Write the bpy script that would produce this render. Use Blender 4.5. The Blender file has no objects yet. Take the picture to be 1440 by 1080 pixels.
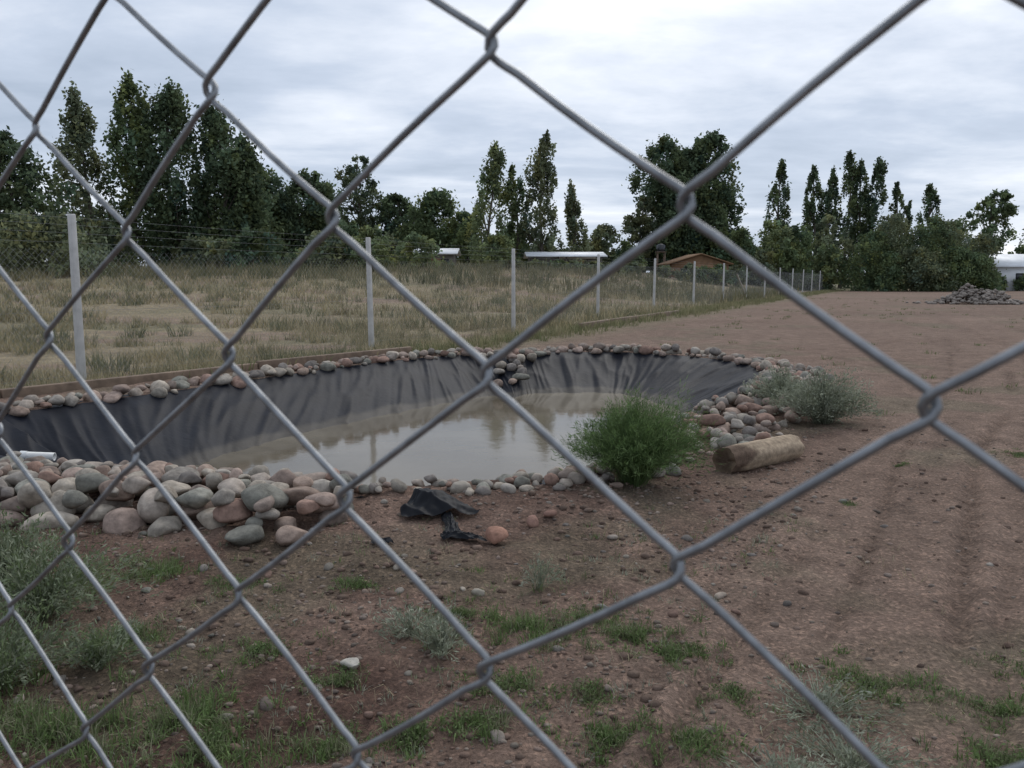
import bpy, bmesh, math
import numpy as np
rng = np.random.default_rng(11)
scene = bpy.context.scene
TAU = 2*math.pi

# ------------------------------------------------------------------ helpers
def hash2(ix, iy, seed):
    v = np.sin(ix*127.1 + iy*311.7 + seed*74.7)*43758.5453
    return v - np.floor(v)
def vnoise(x, y, seed=0):
    x = np.asarray(x, float); y = np.asarray(y, float)
    ix = np.floor(x); iy = np.floor(y); fx = x-ix; fy = y-iy
    fx = fx*fx*(3-2*fx); fy = fy*fy*(3-2*fy)
    a = hash2(ix, iy, seed); b = hash2(ix+1, iy, seed)
    c = hash2(ix, iy+1, seed); d = hash2(ix+1, iy+1, seed)
    return (a*(1-fx)+b*fx)*(1-fy)+(c*(1-fx)+d*fx)*fy
def fbm(x, y, seed=0, o=4):
    s = 0; a = .5; t = 0
    for i in range(o):
        s = s + a*vnoise(np.asarray(x)*2**i, np.asarray(y)*2**i, seed+i*3.3); t += a; a *= .5
    return s/t
def sm(x):
    x = np.clip(x, 0, 1); return x*x*(3-2*x)

def link(ob):
    scene.collection.objects.link(ob); return ob
def mesh_np(name, V, F, mat=None, col=None, smooth=False, parent=None):
    V = np.asarray(V, np.float32); F = np.asarray(F, np.int32)
    me = bpy.data.meshes.new(name)
    n, k = F.shape
    me.vertices.add(len(V)); me.vertices.foreach_set("co", V.ravel())
    me.loops.add(n*k); me.loops.foreach_set("vertex_index", F.ravel())
    me.polygons.add(n)
    me.polygons.foreach_set("loop_start", np.arange(n, dtype=np.int32)*k)
    if smooth: me.polygons.foreach_set("use_smooth", np.ones(n, bool))
    me.update(calc_edges=True); me.validate()
    if col is not None:
        a = me.attributes.new("Col", 'FLOAT_COLOR', 'POINT')
        c = np.ones((len(V), 4), np.float32); c[:, :3] = col
        a.data.foreach_set("color", c.ravel())
    if mat: me.materials.append(mat)
    ob = link(bpy.data.objects.new(name, me))
    if parent: ob.parent = parent
    return ob
def empty(name, loc=(0,0,0)):
    e = link(bpy.data.objects.new(name, None)); return e

def box(V, F, c, s, rz=0, taper=1.0):
    b = len(V); ca, sa = math.cos(rz), math.sin(rz)
    for dz in (-.5, .5):
        for dx, dy in ((-.5,-.5),(.5,-.5),(.5,.5),(-.5,.5)):
            k = taper if dz > 0 else 1
            x = dx*s[0]*k; y = dy*s[1]*k
            V.append((c[0]+x*ca-y*sa, c[1]+x*sa+y*ca, c[2]+dz*s[2]))
    F += [(b,b+3,b+2,b+1),(b+4,b+5,b+6,b+7),(b,b+1,b+5,b+4),(b+1,b+2,b+6,b+5),(b+2,b+3,b+7,b+6),(b+3,b,b+4,b+7)]
def tube(P, R, sides=6):
    P = np.asarray(P, float); n = len(P); R = np.broadcast_to(R, (n,))
    T = np.gradient(P, axis=0); T /= np.linalg.norm(T, axis=1)[:, None]+1e-9
    ref = np.where(np.abs(T[:, 2:3]) > .9, [[1., 0, 0]], [[0, 0, 1.]])
    A = np.cross(T, ref); A /= np.linalg.norm(A, axis=1)[:, None]
    B = np.cross(T, A)
    th = np.arange(sides)/sides*TAU
    V = P[:, None]+R[:, None, None]*(A[:, None]*np.cos(th)[None, :, None]+B[:, None]*np.sin(th)[None, :, None])
    V = V.reshape(-1, 3); F = []
    for i in range(n-1):
        for j in range(sides):
            F.append((i*sides+j, i*sides+(j+1) % sides, (i+1)*sides+(j+1) % sides, (i+1)*sides+j))
    return V, np.array(F)
class Acc:
    def __init__(s): s.V=[]; s.F=[]; s.C=[]; s.n=0
    def add(s, V, F, C=None):
        s.V.append(np.asarray(V)); s.F.append(np.asarray(F)+s.n); s.n += len(V)
        if C is not None: s.C.append(np.broadcast_to(np.asarray(C, float), (len(V), 3)))
    def make(s, name, mat, smooth=False, parent=None):
        return mesh_np(name, np.concatenate(s.V), np.concatenate(s.F), mat,
                       np.concatenate(s.C) if s.C else None, smooth, parent)

# ------------------------------------------------------------------ materials
def newmat(name):
    m = bpy.data.materials.new(name); m.use_nodes = True
    nt = m.node_tree; b = nt.nodes["Principled BSDF"]
    return m, nt, b
def N(nt, typ, **kw):
    n = nt.nodes.new(typ)
    for k, v in kw.items(): setattr(n, k, v)
    return n
def noise(nt, scale, detail=4, rough=.55, co=None, dist=0):
    n = N(nt, 'ShaderNodeTexNoise'); n.inputs['Scale'].default_value = scale
    n.inputs['Detail'].default_value = detail; n.inputs['Roughness'].default_value = rough
    n.inputs['Distortion'].default_value = dist
    if co is not None: nt.links.new(co, n.inputs['Vector'])
    return n
def ramp(nt, src, stops):
    r = N(nt, 'ShaderNodeValToRGB'); e = r.color_ramp.elements
    while len(e) < len(stops): e.new(.5)
    for el, (p, c) in zip(e, stops):
        el.position = p; el.color = (*c, 1) if len(c) == 3 else c
    nt.links.new(src, r.inputs['Fac']); return r
def mul(nt, a, b, fac=1.0, typ='MULTIPLY'):
    m = N(nt, 'ShaderNodeMix', data_type='RGBA', blend_type=typ)
    m.inputs['Factor'].default_value = fac
    nt.links.new(a, m.inputs['A']); nt.links.new(b, m.inputs['B']); return m.outputs['Result']
def bump(nt, h, strength, dist, bsdf, prev=None):
    b = N(nt, 'ShaderNodeBump'); b.inputs['Strength'].default_value = strength
    b.inputs['Distance'].default_value = dist; nt.links.new(h, b.inputs['Height'])
    if prev is not None: nt.links.new(prev, b.inputs['Normal'])
    nt.links.new(b.outputs[0], bsdf.inputs['Normal']); return b.outputs[0]
def g3(v): return (v, v, v)

def mat_attr(name, rough=.8, ns=20, lo=.7, hi=1.25, bs=0, bd=.01, spec=.3, trans=0):
    m, nt, b = newmat(name)
    at = N(nt, 'ShaderNodeAttribute', attribute_name="Col")
    co = N(nt, 'ShaderNodeTexCoord').outputs['Object']
    n = noise(nt, ns, 4, .6, co)
    r = ramp(nt, n.outputs['Fac'], [(.3, g3(lo)), (.7, g3(hi))])
    c = mul(nt, at.outputs['Color'], r.outputs['Color'])
    nt.links.new(c, b.inputs['Base Color']); b.inputs['Roughness'].default_value = rough
    b.inputs['Specular IOR Level'].default_value = spec
    if bs:
        n2 = noise(nt, ns*3, 6, .65, co); bump(nt, n2.outputs['Fac'], bs, bd, b)
    if trans:
        t = N(nt, 'ShaderNodeBsdfTranslucent'); nt.links.new(c, t.inputs['Color'])
        mx = N(nt, 'ShaderNodeMixShader'); mx.inputs[0].default_value = trans
        nt.links.new(b.outputs[0], mx.inputs[1]); nt.links.new(t.outputs[0], mx.inputs[2])
        nt.links.new(mx.outputs[0], nt.nodes['Material Output'].inputs['Surface'])
    return m
M_leaf = mat_attr("leaf", .75, .6, .8, 1.25, spec=.2, trans=.35)
M_weed = mat_attr("weed", .8, 8, .8, 1.25, spec=.2, trans=.3)
M_grass = mat_attr("dry_grass", .9, 1.5, .75, 1.25, spec=.1, trans=.25)
M_stone = mat_attr("river_stone", .92, 18, .62, 1.3, .7, .009, spec=.15)
M_bark = mat_attr("bark", .9, 6, .7, 1.25, .6, .02)
M_lbark = mat_attr("weathered_log", .9, 22, .6, 1.25, .7, .008, spec=.15)
def mat_plain(name, col, rough=.7, ns=8, lo=.8, hi=1.15, bs=.2, bd=.005, metal=0):
    m, nt, b = newmat(name)
    co = N(nt, 'ShaderNodeTexCoord').outputs['Object']
    n = noise(nt, ns, 5, .6, co)
    r = ramp(nt, n.outputs['Fac'], [(.3, tuple(c*lo for c in col)), (.7, tuple(min(1, c*hi) for c in col))])
    nt.links.new(r.outputs['Color'], b.inputs['Base Color'])
    b.inputs['Roughness'].default_value = rough; b.inputs['Metallic'].default_value = metal
    if bs: bump(nt, noise(nt, ns*4, 5, .6, co).outputs['Fac'], bs, bd, b)
    return m
M_wire = mat_plain("galvanised_wire", (.25,.26,.27), .45, 110, .65, 1.3, .15, .0003, .7)
M_wire2 = mat_plain("far_wire", (.33,.34,.35), .6, 5, .8, 1.1, 0, 0, .3)
M_post = mat_plain("concrete_post", (.50,.49,.47), .85, 6, .82, 1.12, .3, .004)
M_curb = mat_plain("weathered_wood_edging", (.19,.135,.095), .9, 5, .6, 1.3, .5, .01)
M_white = mat_plain("white_paint", (.75,.76,.77), .6, 2, .9, 1.05, 0)
M_roof = mat_plain("sheet_metal_roof", (.62,.64,.66), .45, 1.2, .85, 1.1, .1, .01)
M_wood = mat_plain("wood_wall", (.22,.125,.065), .8, 2.5, .75, 1.2, .2, .01)
M_green = mat_plain("green_roof_edge", (.06,.12,.07), .7, 3)
M_dark = mat_plain("window_dark", (.02,.022,.025), .2, 2, .8, 1.2, 0)
M_wall = mat_plain("plaster_wall", (.16,.145,.12), .9, 1.5, .8, 1.1, 0)
M_pipe = mat_plain("pvc_pipe", (.75,.75,.73), .4, 20, .85, 1.05, .1, .001)

# ------------------------------------------------------------------ pond outline
PR = np.array([(-5.14,7.87),(-4.7,8.6),(-3.8,10.1),(-2.87,11.8),(-1.6,13.6),(-.7,14.3),(-.05,14.05),(.6,14.6),(2.1,14.7),(3.4,13.5),
 (3.75,11.9),(3.0,9.8),(1.9,7.9),(1.1,6.4),(.5,5.5),(-.4,5.15),(-1.3,5.0),(-2.2,5.3),(-3.2,5.7),(-4.1,6.05),(-5.0,6.5),(-5.4,7.2)])
PW = np.array([(-3.9,7.25),(-3.5,7.65),(-3.0,9.0),(-2.1,10.7),(-1.1,12.1),(-.4,12.95),(0.0,12.75),(.4,13.25),(1.7,13.3),(2.3,12.3),
 (2.45,11.2),(1.9,9.8),(1.1,8.4),(.5,7.0),(.1,6.4),(-.4,6.2),(-1.2,6.15),(-2.0,6.4),(-2.8,6.75),(-3.4,6.95),(-3.8,7.05),(-3.95,7.12)])
def crom(P, m):
    n = len(P); out = []
    for i in range(n):
        p0, p1, p2, p3 = P[i-1], P[i], P[(i+1) % n], P[(i+2) % n]
        for t in np.arange(m)/m:
            out.append(.5*((2*p1)+(-p0+p2)*t+(2*p0-5*p1+4*p2-p3)*t*t+(-p0+3*p1-3*p2+p3)*t**3))
    return np.array(out)
RIM = crom(PR, 6)
def rim_sd(x, y):
    x = np.asarray(x, float); y = np.asarray(y, float)
    d = np.full(x.shape, 1e9); ins = np.zeros(x.shape, bool)
    for i in range(len(RIM)):
        a = RIM[i-1]; b = RIM[i]; e = b-a
        t = np.clip(((x-a[0])*e[0]+(y-a[1])*e[1])/(e@e+1e-12), 0, 1)
        d = np.minimum(d, (x-a[0]-t*e[0])**2+(y-a[1]-t*e[1])**2)
        cr = ((a[1] > y) != (b[1] > y))
        with np.errstate(divide='ignore', invalid='ignore'):
            xx = a[0]+(y-a[1])*(b[0]-a[0])/(b[1]-a[1]+1e-15)
        ins ^= cr & (x < xx)
    d = np.sqrt(d); return np.where(ins, -d, d)

EY = np.array([-30,0,6.5,9.3,12.3,15,17.5,22.2,28.8,98,140]); EX = np.array([-30,-12,-8,-6.05,-3.97,-1.9,-.45,1.89,5.1,39.5,60])
def edge_x(y): return np.interp(y, EY, EX)
def fence_x(y): return -6.1+.518*(np.asarray(y)-11.2)
RY = np.array([-20,0,2,3,6.25,8.8,14.6,41,120]); RX = np.array([-9,-.9,.25,.78,2.73,4.5,8,19.8,60])
def road_p(x, y): return x-np.interp(y, RY, RX)
# (offset, width, depth, drift of this track relative to the others)
RUTS = [(-.12,.05,.016,.0),(.16,.05,.018,.01),(.42,.04,.009,-.03),(1.0,.06,.020,.02),(1.22,.05,.016,.03),(1.75,.07,.020,-.03),(2.05,.05,.016,-.035),(2.3,.035,.010,.04),(2.75,.07,.020,.0),(3.1,.06,.014,.03),(4.3,.08,.024,-.02),(5.6,.09,.024,.03),(6.2,.08,.016,-.03)]
def rut_q(p, y, o, w, dr):
    return (p-o-dr*(y-5)-.10*(fbm(y*.45, y*0+o*5, 23, 2)-.5)*2)/w
def rut_mod(y, o): return sm((vnoise(y*.55, o*7, 31)-.22)*2.2)*1.25
def height(x, y):
    x = np.asarray(x, float); y = np.asarray(y, float)
    z = .03*(fbm(x*.7, y*.7, 3)-.5)
    near = np.exp(-((np.maximum(y, 0))/16.)**2)
    rough = 1+1.0*sm((.1-road_p(x, y))/1.)
    z = z+near*rough*(.032*(fbm(x*4, y*4, 5, 3)-.5)+.016*(fbm(x*17, y*17, 8, 2)-.5))
    p = road_p(x, y); fade = np.exp(-(np.maximum(y-4, 0)/26.)**2)
    for o, w, d, dr in RUTS:
        q = rut_q(p, y, o, w, dr); mod = rut_mod(y, o)
        z = z+fade*mod*d*(-np.exp(-q*q)+.6*np.exp(-((np.abs(q)-1.9)/.8)**2))
        z = z+fade*mod*.006*np.exp(-q*q)*np.sign(np.sin(y*42+q*2))
    e = edge_x(y)-x
    f = sm(e/.5)
    z = z-.16*f*(1-sm((y-20)/12))
    left = np.clip((fence_x(y)-x)/22, 0, 1)
    z = z+2.1*sm((y-18)/50)*sm(left)+f*.12*(fbm(x*.35, y*.35, 9)-.5)
    m = (x > -8) & (x < 7) & (y > 2.5) & (y < 18)
    if np.any(m):
        sd = rim_sd(x[m], y[m]); zz = z[m]
        out = .05*np.exp(-(np.maximum(sd, 0)/.45)**2)
        out = out+.08*np.exp(-((x[m]-.3)/.9)**2-((y[m]-4.70)/.32)**2)
        ins = -.12-.7*np.minimum(-sd, 1.25)
        z[m] = np.where(sd > 0, zz+out, ins)
    return z
def H1(x, y): return float(height(np.array([x]), np.array([y]))[0])

# ------------------------------------------------------------------ terrain sheet
def axis(segs):
    out = []
    for a, b, s in segs: out.append(np.arange(a, b-1e-6, s))
    return np.concatenate(out)
def geo(a, b, s0, k):
    o = []; v = a; s = s0
    while v < b: o.append(v); s *= k; v += s
    o.append(b); return np.array(o)
ys = np.concatenate([-geo(2, 60, .5, 1.3)[::-1], axis([(-1.5,1.6,.4),(1.6,5.2,.024),(5.2,16,.055)]), geo(16, 1500, .08, 1.03)])
xs = np.concatenate([-geo(6, 1200, .08, 1.05)[::-1], axis([(-5.95,-3,.05),(-3,4.5,.027),(4.5,9,.06)]), geo(9, 1200, .08, 1.05)])
ys = np.unique(ys); xs = np.unique(xs)
GX, GY = np.meshgrid(xs, ys); gx = GX.ravel(); gy = GY.ravel()
gz = height(gx, gy)
nx, ny = len(xs), len(ys)
I = (np.arange(ny-1)[:, None]*nx+np.arange(nx-1)[None]).ravel()
F = np.stack([I, I+1, I+nx+1, I+nx], 1)
def L3(a, b, t): return np.asarray(a)[None]*(1-t[:, None])+np.asarray(b)[None]*t[:, None]
c = L3((.155,.106,.081), (.205,.146,.114), fbm(gx*.5, gy*.5, 40))
p = road_p(gx, gy)
dark = sm((.1-p)/1.2)*sm((10-gy)/4)
c = c*(1-dark[:, None])+L3((.092,.057,.044), (.178,.121,.094), sm((fbm(gx*1.6, gy*1.6, 44)-.25)*2))*dark[:, None]
for o, w, d, dr in RUTS:
    q = rut_q(p, gy, o, w, dr); c *= (1-.2*rut_mod(gy, o)*np.exp(-q*q)*np.exp(-gy/40))[:, None]
c *= (1+.3*(fbm(p*3.2, gy*.12, 141)-.5)*sm((p+.3)/.4)*(gy < 60))[:, None]
c *= (1+.35*(fbm(gx*.12, gy*.35, 151)-.5)*sm((gy-12)/10))[:, None]
gr = sm((edge_x(gy)-gx)/.5)
fc = L3((.18,.145,.10), (.29,.24,.155), fbm(gx*.25, gy*.6, 50))
gg = sm((fbm(gx*.18, gy*.4, 53)-.47)*5)
fc = fc*(1-.5*gg[:, None])+np.array([.14,.135,.08])*.5*gg[:, None]
pk = sm((fbm(gx*.12, gy*.5, 57)-.54)*8); fc = fc*(1-.7*pk[:, None])+np.array([.22,.155,.125])*.7*pk[:, None]
c = c*(1-gr[:, None])+fc*gr[:, None]
st = np.exp(-((gx-edge_x(gy)-.3)/1.1)**2)*(gy > 15)*.5+.5*sm((gy-85)/20)
c = c*(1-st[:, None])+np.array([.14,.14,.075])*st[:, None]
lg = sm((fbm(gx*.8, gy*.8, 61)-.6)*8)*.4*(gr < .5); c = c*(1-lg[:, None])+np.array([.13,.12,.08])*lg[:, None]

M_gr, nt, b = newmat("dirt_ground")
at = N(nt, 'ShaderNodeAttribute', attribute_name="Col"); co = N(nt, 'ShaderNodeTexCoord').outputs['Object']
n1 = noise(nt, 3.5, 8, .65, co); n2 = noise(nt, 60, 5, .7, co)
r1 = ramp(nt, n1.outputs['Fac'], [(.3, g3(.68)), (.7, g3(1.28))]); r2 = ramp(nt, n2.outputs['Fac'], [(.3, g3(.55)), (.72, g3(1.45))])
cc = mul(nt, mul(nt, at.outputs['Color'], r1.outputs['Color']), r2.outputs['Color'])
vo = N(nt, 'ShaderNodeTexVoronoi'); vo.inputs['Scale'].default_value = 70; nt.links.new(co, vo.inputs['Vector'])
sep = N(nt, 'ShaderNodeSeparateColor'); nt.links.new(vo.outputs['Color'], sep.inputs[0])
pe = ramp(nt, sep.outputs[0], [(.72, g3(1.)), (.86, (1.5,1.46,1.42))])
cc = mul(nt, cc, pe.outputs['Color'])
nt.links.new(cc, b.inputs['Base Color']); b.inputs['Roughness'].default_value = .95; b.inputs['Specular IOR Level'].default_value = .12
nb = bump(nt, n2.outputs['Fac'], .9, .016, b)
nb = bump(nt, vo.outputs['Distance'], -.5, .006, b, nb)
bump(nt, noise(nt, 14, 6, .6, co).outputs['Fac'], .6, .06, b, nb)
mesh_np("ground", np.stack([gx, gy, gz], 1), F, M_gr, c, True)

# ------------------------------------------------------------------ pond liner + water
m = 50
rr = crom(PR, m); ww = crom(PW, m); n = len(rr)
al = np.concatenate([[0], np.cumsum(np.linalg.norm(np.diff(rr, axis=0), axis=1))])
ts = np.concatenate([[-.16, -.06], np.linspace(0, 1.05, 34), [1.2, 1.5]])
V = []; C = []
L = np.linalg.norm(rr-ww, axis=1)
nrm = (rr-ww)/L[:, None]
for t in ts:
    pt = rr+(ww-rr)*t
    u = al*1.1+t*.9*np.sin(al*.5)
    w1 = 1-np.abs(2*vnoise(u, al*0+t*.7, 70)-1); w2 = 1-np.abs(2*vnoise(u*3.1+t*1.5, al*0+t*1.0, 71)-1); w3 = 1-np.abs(2*vnoise(u*9+t*3.5, al*0+t*1.6, 72)-1)
    A = sm((t+.05)/.25)
    disp = A*(.034*w1**2+.030*w2**3+.018*w3**2)
    zr = .045+0*al
    z = np.where(t < 0, zr, zr+(-.5-zr)*min(t, 1.0))
    if t > 1: z = z-.5*(t-1)
    z = z-.03*math.sin(math.pi*min(max(t, 0), 1))
    pt = pt+nrm*(-disp*.5)[:, None]
    V.append(np.column_stack([pt, z+disp*.8]))
    s = sm((t-.88+.16*(fbm(al*1.3, al*0+t*2, 75)-.5))/.08)
    d = sm((fbm(al*1.7, al*0+t*3, 77)-.55)*4)*.05+.06*w2**4*t+.03*w3**3
    f = np.clip(s*.42+d, 0, 1)
    C.append(L3((.011,.0125,.018), (.12,.105,.085), f))
V = np.concatenate(V); C = np.concatenate(C); k = len(ts)
F = []
J = np.arange(n); Jn = (J+1) % n
for i in range(k-1): F.append(np.stack([i*n+J, i*n+Jn, (i+1)*n+Jn, (i+1)*n+J], 1))
M_lin, nt, b = newmat("black_plastic_liner")
at = N(nt, 'ShaderNodeAttribute', attribute_name="Col"); co = N(nt, 'ShaderNodeTexCoord').outputs['Object']
n1 = noise(nt, 2.5, 7, .6, co); r1 = ramp(nt, n1.outputs['Fac'], [(.3, g3(.75)), (.75, (1.4,1.38,1.34))])
nt.links.new(mul(nt, at.outputs['Color'], r1.outputs['Color']), b.inputs['Base Color'])
b.inputs['Roughness'].default_value = .46; b.inputs['IOR'].default_value = 1.18; b.inputs['Specular IOR Level'].default_value = .4
bump(nt, noise(nt, 9, 5, .55, co, .8).outputs['Fac'], .2, .02, b)
mesh_np("pond_liner", V, np.concatenate(F), M_lin, C, True)

wt = rr+(ww-rr)*.93
me = bpy.data.meshes.new("pond_water"); bm = bmesh.new()
vs = [bm.verts.new((q[0], q[1], -.5)) for q in wt[::10]]
f = bm.faces.new(vs)
bm.normal_update()
if f.normal.z < 0: f.normal_flip()
bmesh.ops.triangulate(bm, faces=bm.faces[:]); bm.to_mesh(me); bm.free()
M_wat, nt, b = newmat("murky_water")
co = N(nt, 'ShaderNodeTexCoord').outputs['Object']
n1 = noise(nt, .7, 4, .5, co); r1 = ramp(nt, n1.outputs['Fac'], [(.35, (.12,.10,.072)), (.65, (.175,.15,.11))])
nt.links.new(r1.outputs['Color'], b.inputs['Base Color']); b.inputs['Roughness'].default_value = .07; b.inputs['IOR'].default_value = 1.25
bump(nt, noise(nt, 5, 3, .5, co).outputs['Fac'], .07, .02, b)
me.materials.append(M_wat); link(bpy.data.objects.new("pond_water", me))

# ------------------------------------------------------------------ stones
def ico(sub):
    bm = bmesh.new(); bmesh.ops.create_icosphere(bm, subdivisions=sub, radius=1)
    V = np.array([v.co[:] for v in bm.verts]); F = np.array([[v.index for v in f.verts] for f in bm.faces]); bm.free(); return V, F
ICO = {i: ico(i) for i in (1, 2, 3)}
PAL = np.array([(.34,.255,.205),(.31,.275,.23),(.24,.23,.195),(.41,.355,.29),(.29,.19,.15),(.21,.185,.165),(.37,.315,.265),(.27,.215,.18),(.35,.265,.22),(.32,.285,.245)])
def stone(acc, x, y, z, r, sub=2, flat=.68, col=None, el=1.12):
    V, F = ICO[sub]
    q = V.copy()
    for _ in range(9):
        d = rng.normal(size=3); d /= np.linalg.norm(d); h = rng.uniform(.52, .88)
        over = np.maximum(q@d-h, 0); q = q-over[:, None]*d*rng.uniform(.7, .98)
    ph = rng.uniform(0, 6, 3)
    q = q*(1+.09*np.sin(q[:, [1, 2, 0]]*2.3+ph).sum(1)*.6)[:, None]
    q = q*np.array([el*rng.uniform(.85, 1.2), rng.uniform(.75, 1.0), flat*rng.uniform(.8, 1.2)])*r
    a, tl = rng.uniform(0, TAU), rng.normal()*.3
    ca, sa = math.cos(a), math.sin(a)
    q = q@np.array([[ca, sa, 0], [-sa, ca, 0], [0, 0, 1]])
    ct, s_ = math.cos(tl), math.sin(tl)
    q = q@np.array([[1, 0, 0], [0, ct, s_], [0, -s_, ct]])
    cc = (PAL[rng.integers(len(PAL))] if col is None else np.array(col))*rng.uniform(.72, 1.12)
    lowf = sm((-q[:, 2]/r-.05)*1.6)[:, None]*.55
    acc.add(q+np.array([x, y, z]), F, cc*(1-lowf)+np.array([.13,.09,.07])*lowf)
def pile(acc, pts, rad, sub=2, flat=.72, sink=.4, cap=.2, topf=None):
    placed = []
    zg = height(pts[:, 0], pts[:, 1]); sdv = rim_sd(pts[:, 0], pts[:, 1])
    for (x, y), r, z0, sd in zip(pts, rad, zg, sdv):
        if sd < 0: z0 = .04+max(sd, -1.2)*.42
        z = z0+r*flat*sink; zb = z
        for (a, b_, zz, R) in placed:
            D = math.hypot(x-a, y-b_); S = (r+R)*.84
            if D < S:
                z = max(z, zz+flat*math.sqrt(max(S*S-D*D, 0))*.8)
        if z > zb+cap: continue
        if topf and z+r*flat > topf(x, y): continue
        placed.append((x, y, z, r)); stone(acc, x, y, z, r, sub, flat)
acc = Acc()
poly_x = np.array([-5.2,-3.9,-2.8,-2.2,-1.5,-1.0]); front = np.array([5.0,4.7,4.5,4.5,4.2,4.35]); back = np.array([6.2,5.85,5.5,5.22,4.98,4.95])
P = []
for i in range(1300):
    x = rng.uniform(-5.2, -1.0); fy, by = np.interp(x, poly_x, front), np.interp(x, poly_x, back)
    P.append((x, rng.uniform(fy, by)))
P = np.array(P); fr = [(-2.95,4.42),(-2.64,4.40),(-2.2,4.38),(-1.94,4.3),(-1.68,4.38),(-1.42,4.12),(-1.17,4.12),(-1.02,4.42),(-3.3,4.6),(-2.42,4.55)]
P = np.concatenate([np.array(fr), P])
R_ = np.concatenate([[.11,.105,.11,.09,.11,.085,.10,.09,.11,.10], np.sort(.042+.068*rng.random(1300)**1.1)[::-1]])
pile(acc, P, R_, 3, flat=.68, cap=.15, topf=lambda x, y: .25-.10*max(0, (y-4.7)/.8) if y < 5.5 else .14)
def band(i0, i1, wid, inner, nper, r0, r1, sub=2, off=0, cap=.04):
    seg = RIM[int(i0*6):int(i1*6)+1]; P = []
    d = np.linalg.norm(np.diff(seg, axis=0), axis=1); tot = d.sum(); n_ = int(tot*nper)
    cum = np.concatenate([[0], np.cumsum(d)])
    for _ in range(n_):
        s = rng.uniform(0, tot); j = min(np.searchsorted(cum, s)-1, len(d)-1); j = max(j, 0)
        t = (s-cum[j])/d[j]; q = seg[j]*(1-t)+seg[j+1]*t; e = seg[j+1]-seg[j]; nn = np.array([-e[1], e[0]])/np.linalg.norm(e)
        sd = 1 if rim_sd(*(q+nn*.05)[:, None])[0] > 0 else -1
        P.append(q+sd*nn*(rng.uniform(-inner, wid)+off))
    P = np.array(P); R = np.sort(r0+(r1-r0)*rng.random(len(P))**1.4)[::-1]
    pile(acc, P, R, sub, cap=cap)
band(0, 5, .30, .06, 50, .045, .12, cap=.06)
band(5, 7, .35, .25, 45, .07, .13, cap=.06)
band(7, 10, .5, .05, 50, .05, .125, cap=.08)
band(10, 13, .85, .05, 80, .035, .11, cap=.09)
band(13, 15, .45, .1, 60, .03, .075)
band(15, 16.4, .2, .04, 50, .022, .06)
P = np.column_stack([rng.normal(size=46)*.13, rng.uniform(13.1, 14.1, 46)]); P[:, 0] -= .03
pile(acc, P, np.sort(rng.uniform(.06, .12, 46))[::-1], 2, cap=.05)
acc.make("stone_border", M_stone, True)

acc = Acc()
stone(acc, -.575, 2.71, H1(-.575,2.71)+.012, .046, 3, .5, (.40,.37,.32))
stone(acc, .93, 3.4, H1(.93,3.4)+.01, .032, 2, .6, (.40,.33,.27))
stone(acc, -.15, 3.42, H1(-.15,3.42)+.01, .03, 2, .6, (.36,.32,.26))
n_ = 420
X = rng.uniform(-3.2, 2.6, n_); Y = rng.uniform(2.0, 5.0, n_)**1.0
keep = (rim_sd(X, Y) > .1) & ((road_p(X, Y) < .2) | (rng.random(n_) < .2)); X = X[keep]; Y = Y[keep]; Z = height(X, Y)
for x, y, z in zip(X, Y, Z):
    r = .007+.024*rng.random()**3; stone(acc, x, y, z+r*.15, r, 2, .6, PAL[rng.integers(len(PAL))]*.8)
def bits(n_, r0, r1, blend, thr, seed, yw=1.4, ymax=5.5, flat=.7, sinkf=.15):
    X = rng.uniform(-4, 4.2, n_); Y = 1.9+rng.uniform(0, 1, n_)**yw*ymax
    keep = (rim_sd(X, Y) > .1) & ((road_p(X, Y) < 0) | (rng.random(n_) < .2)) & (fbm(X*2, Y*2, seed) > thr); X = X[keep]; Y = Y[keep]; Z = height(X, Y)
    V1, F1 = ICO[1]; m_ = len(X)
    r = (r0+r1*rng.random(m_)**3)*(1+Y*.08)
    jit = 1+.25*rng.normal(size=(m_, len(V1), 1))*.6
    V = V1[None]*jit*np.array([1.2,.9,flat])*r[:, None, None]+np.stack([X, Y, Z+r*sinkf], 1)[:, None]
    FF = (F1[None]+(np.arange(m_)*len(V1))[:, None, None]).reshape(-1, 3)
    cc = (np.array([.15,.102,.078])*(1-blend)+PAL[rng.integers(0, len(PAL), m_)]*blend)*rng.uniform(.65, 1.15, m_)[:, None]
    acc.add(V.reshape(-1, 3), FF, np.repeat(cc, len(V1), 0))
bits(15000, .003, .009, .45, .38, 33)
bits(4000, .005, .015, .06, .42, 35)
acc.make("gravel", M_stone, False)
acc = Acc(); stone(acc, -.09, 4.12, H1(-.09,4.12)+.04, .072, 3, .85, (.32,.18,.13), el=1.0); stone(acc, .12, 4.33, H1(.12,4.33)+.02, .04, 2, .7, (.30,.18,.14))
stone(acc, .22, 4.42, H1(.22,4.42)+.02, .035, 2, .7, (.30,.18,.14)); acc.make("loose_stone", M_stone, True)
acc = Acc()
for i in range(620):
    x = 26+rng.normal()*1.1; y = 45+rng.normal()*.7; hh = .95*math.exp(-((x-25.6)/1.1)**2)+.65*math.exp(-((x-27.3)/.8)**2)
    stone(acc, x, y, H1(x, y)+hh*math.exp(-((y-45)/.9)**2)*rng.uniform(.4, 1.05)+.03, rng.uniform(.06, .19), 1, .7, (.27,.235,.205))
acc.make("rubble_pile", M_stone, False)

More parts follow.
